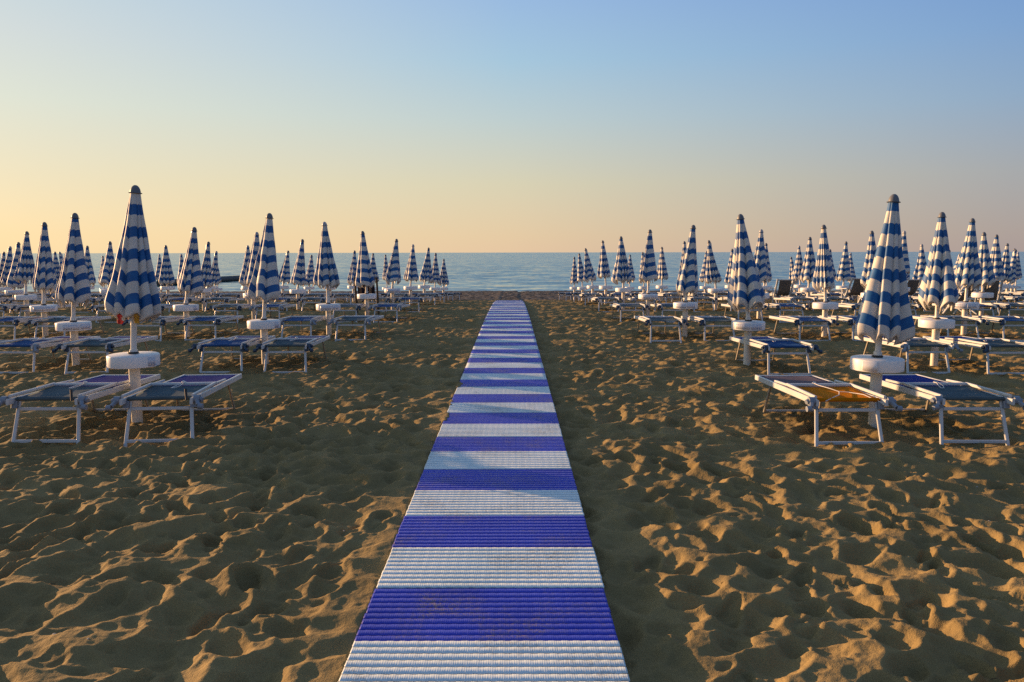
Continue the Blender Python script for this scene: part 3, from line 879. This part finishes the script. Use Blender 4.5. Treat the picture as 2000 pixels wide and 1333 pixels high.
# ------------------------------------------------------------------ deck chairs
def deck_chair(x, y, rz, label, fabric, w=.50, hgt=.92, frame='alu', arms=True):
    root = empty('deck_chair', (x, y, float(zprof(y))), rz)
    tag(root, label, 'deck chair', 'upright deck chairs among the sunbeds')
    for s in (-1, 1):
        X = s * w / 2
        b = MB(); b.bar((X, .42, -.03), (X, -.22, hgt), .05, .04, bev=.006); link('side_frame', b.mesh('side_frame', M[frame]), root)
        b = MB(); b.bar((X * .9, -.30, -.03), (X * .9, .40, .46), .024, .03, bev=.005); link('leg', b.mesh('leg', M[frame]), root)
        if arms:
            b = MB(); b.bar((X * 1.08, -.10, .60), (X * 1.08, .40, .56), .045, .024, bev=.005)
            b.bar((X * 1.08, .36, .55), (X * 1.0, .34, .1), .024, .024, up=(0, 1, 0), bev=.004)
            link('armrest', b.mesh('armrest', M[frame]), root)
    b = MB(); b.bar((-w / 2 + .015, -.21, hgt - .03), (w / 2 - .015, -.21, hgt - .03), .03, .03, bev=.005)
    b.bar((-w / 2 + .04, .37, .44), (w / 2 - .04, .37, .44), .03, .03, bev=.005)
    link('crossbar', b.mesh('crossbar', M[frame]), root)
    # sling hanging from the top bar down to the seat bar
    n = 22; V = []; uv = []
    for i in range(n):
        t = i / (n - 1)
        yy = -.205 + .575 * t; zz = (hgt - .03) * (1 - t) + .44 * t - .30 * math.sin(math.pi * t) * (1 - .25 * t)
        for j in range(9):
            V.append((-w / 2 + .06 + (w - .12) * j / 8, yy, zz)); uv.append((j / 8, t))
    V = np.array(V); uv = np.array(uv)
    V2 = V + np.array([0, -.006, -.004]); nn = len(V)
    q = grid_quads(n, 9)
    e = []
    for i in range(n - 1):
        e.append((i * 9, nn + i * 9, nn + (i + 1) * 9, (i + 1) * 9)); e.append((i * 9 + 8, (i + 1) * 9 + 8, nn + (i + 1) * 9 + 8, nn + i * 9 + 8))
    link('sling', np_mesh('sling', np.concatenate([V, V2]), np.concatenate([q, q[:, ::-1] + nn, np.array(e)]), [fabric], True, np.concatenate([uv, uv])), root)
    return root
def navy_striped():
    m, nt, b, N, L = mat('navy_striped_canvas')
    uv = N('ShaderNodeUVMap'); sp = N('ShaderNodeSeparateXYZ'); L(uv.outputs[0], sp.inputs[0])
    r = ramp(nt, [(0, (0.006, 0.006, 0.02)), (0.10, (0.18, 0.10, 0.06)), (0.22, (0.006, 0.007, 0.03)), (0.66, (0.25, 0.16, 0.10)), (0.80, (0.006, 0.006, 0.02))], 'CONSTANT')
    L(sp.outputs[0], r.inputs[0]); L(r.outputs[0], b.inputs['Base Color']); b.inputs['Roughness'].default_value = .8
    return m
M['navy'] = navy_striped()
M['wood'] = simple('dark_wood', (0.10, 0.075, 0.05), 0.6, 0, .2, 12)
deck_chair(-3.82, 20.2, .12, 'tall navy deck chair with tan stripes and wooden frame by the left posts', M['navy'], .56, 1.0, 'wood', False)
deck_chair(8.45, 23.9, -.1, 'grey mesh deck chair, leftmost of the upright ones on the right', M['mesh_grey'], .48, .88)
deck_chair(10.45, 23.3, .1, 'grey mesh deck chair beside the big right umbrella, sea behind it', M['mesh_grey'], .52, .92)
deck_chair(12.2, 23.6, .15, 'grey mesh deck chair between the big right umbrella and the next', M['mesh_grey'], .5, .88)
deck_chair(11.55, 19.6, .5, 'grey mesh deck chair at far right, turned aside, left of its pair', M['mesh_grey'], .5, .9)
deck_chair(12.35, 19.9, -.4, 'grey mesh deck chair at far right, right of its pair', M['mesh_grey'], .5, .93)

# ------------------------------------------------------------------ outfall pipe and small things
M['pipe'] = simple('wet_dark_concrete', (0.035, 0.035, 0.034), 0.55, 0, .3, 3, .5, 9)
b = MB(); b.tube([(-29.3, 64.0, -.95), (-28.2, 71.0, -.95), (-26.4, 80, -.95)], [.34, .33, .33], 20)
pp = link('outfall_pipe', b.mesh('outfall_pipe', M['pipe'], True)); tag(pp, 'dark pipe lying at the water edge behind the left umbrellas', 'pipe')

M['red'] = simple('red_plastic', (0.45, 0.02, 0.02), .4, 0, .1, 9)
M['yellow'] = simple('yellow_plastic', (0.55, 0.33, 0.03), .4, 0, .1, 9)
def toy(name, m, loc, label, r):
    root = MB(); root.lathe([(r * .62, -.06), (r * .7, -.058), (r, .03), (r * 1.06, .032), (r * 1.06, .042), (r * .95, .042), (r * .62, -.045), (.0005, -.048)], 18)
    root.tube([(r, 0, .035), (r * .8, 0, .075), (0, 0, .10), (-r * .8, 0, .075), (-r, 0, .035)], .004, 6)
    o = link(name, root.mesh(name, m, True), None, loc, (.25, .15, .4))
    tag(o, label, 'toy bucket')
toy('toy_bucket', M['red'], (-3.68, 7.20, 1.0), 'small red toy bucket hanging under the big left canopy', .036)
toy('toy_bucket', M['yellow'], (-3.50, 7.16, 1.01), 'small yellow toy bucket hanging under the big left canopy', .032)

# ------------------------------------------------------------------ twigs and shell bits left on the sand
def build_debris():
    rg = random.Random(4); b = MB()
    for i in range(70):
        y = rg.uniform(2.4, 9.0); x = rg.uniform(-.72, .72) * (y + .4)
        z = float(sand_h(np.array([x]), np.array([y]))[0])
        if PX0 - .03 < x < PX1 + .03:
            if rg.random() < .75: continue
            z = WALK_TOP + .002
        if rg.random() < .55:
            a = rg.uniform(0, 6.28); l = rg.uniform(.012, .04)
            b.tube([(x, y, z + .003), (x + l * .5 * math.cos(a), y + l * .5 * math.sin(a), z + .008), (x + l * math.cos(a + .4), y + l * math.sin(a + .4), z + .004)], .0016, 5, 0)
        else:
            r = rg.uniform(.004, .009)
            b.lathe([(r, z), (r * .8, z + r * .4), (.0003, z + r * .6)], 7, 1, x, y)
    o = link('sand_debris', b.mesh('sand_debris', [simple('dry_twig', (0.05, 0.035, 0.02), .9), simple('shell', (0.38, 0.34, 0.28), .7)], True))
    o['kind'] = 'stuff'; o['label'] = 'tiny twigs and shell bits scattered over the trampled sand'
build_debris()
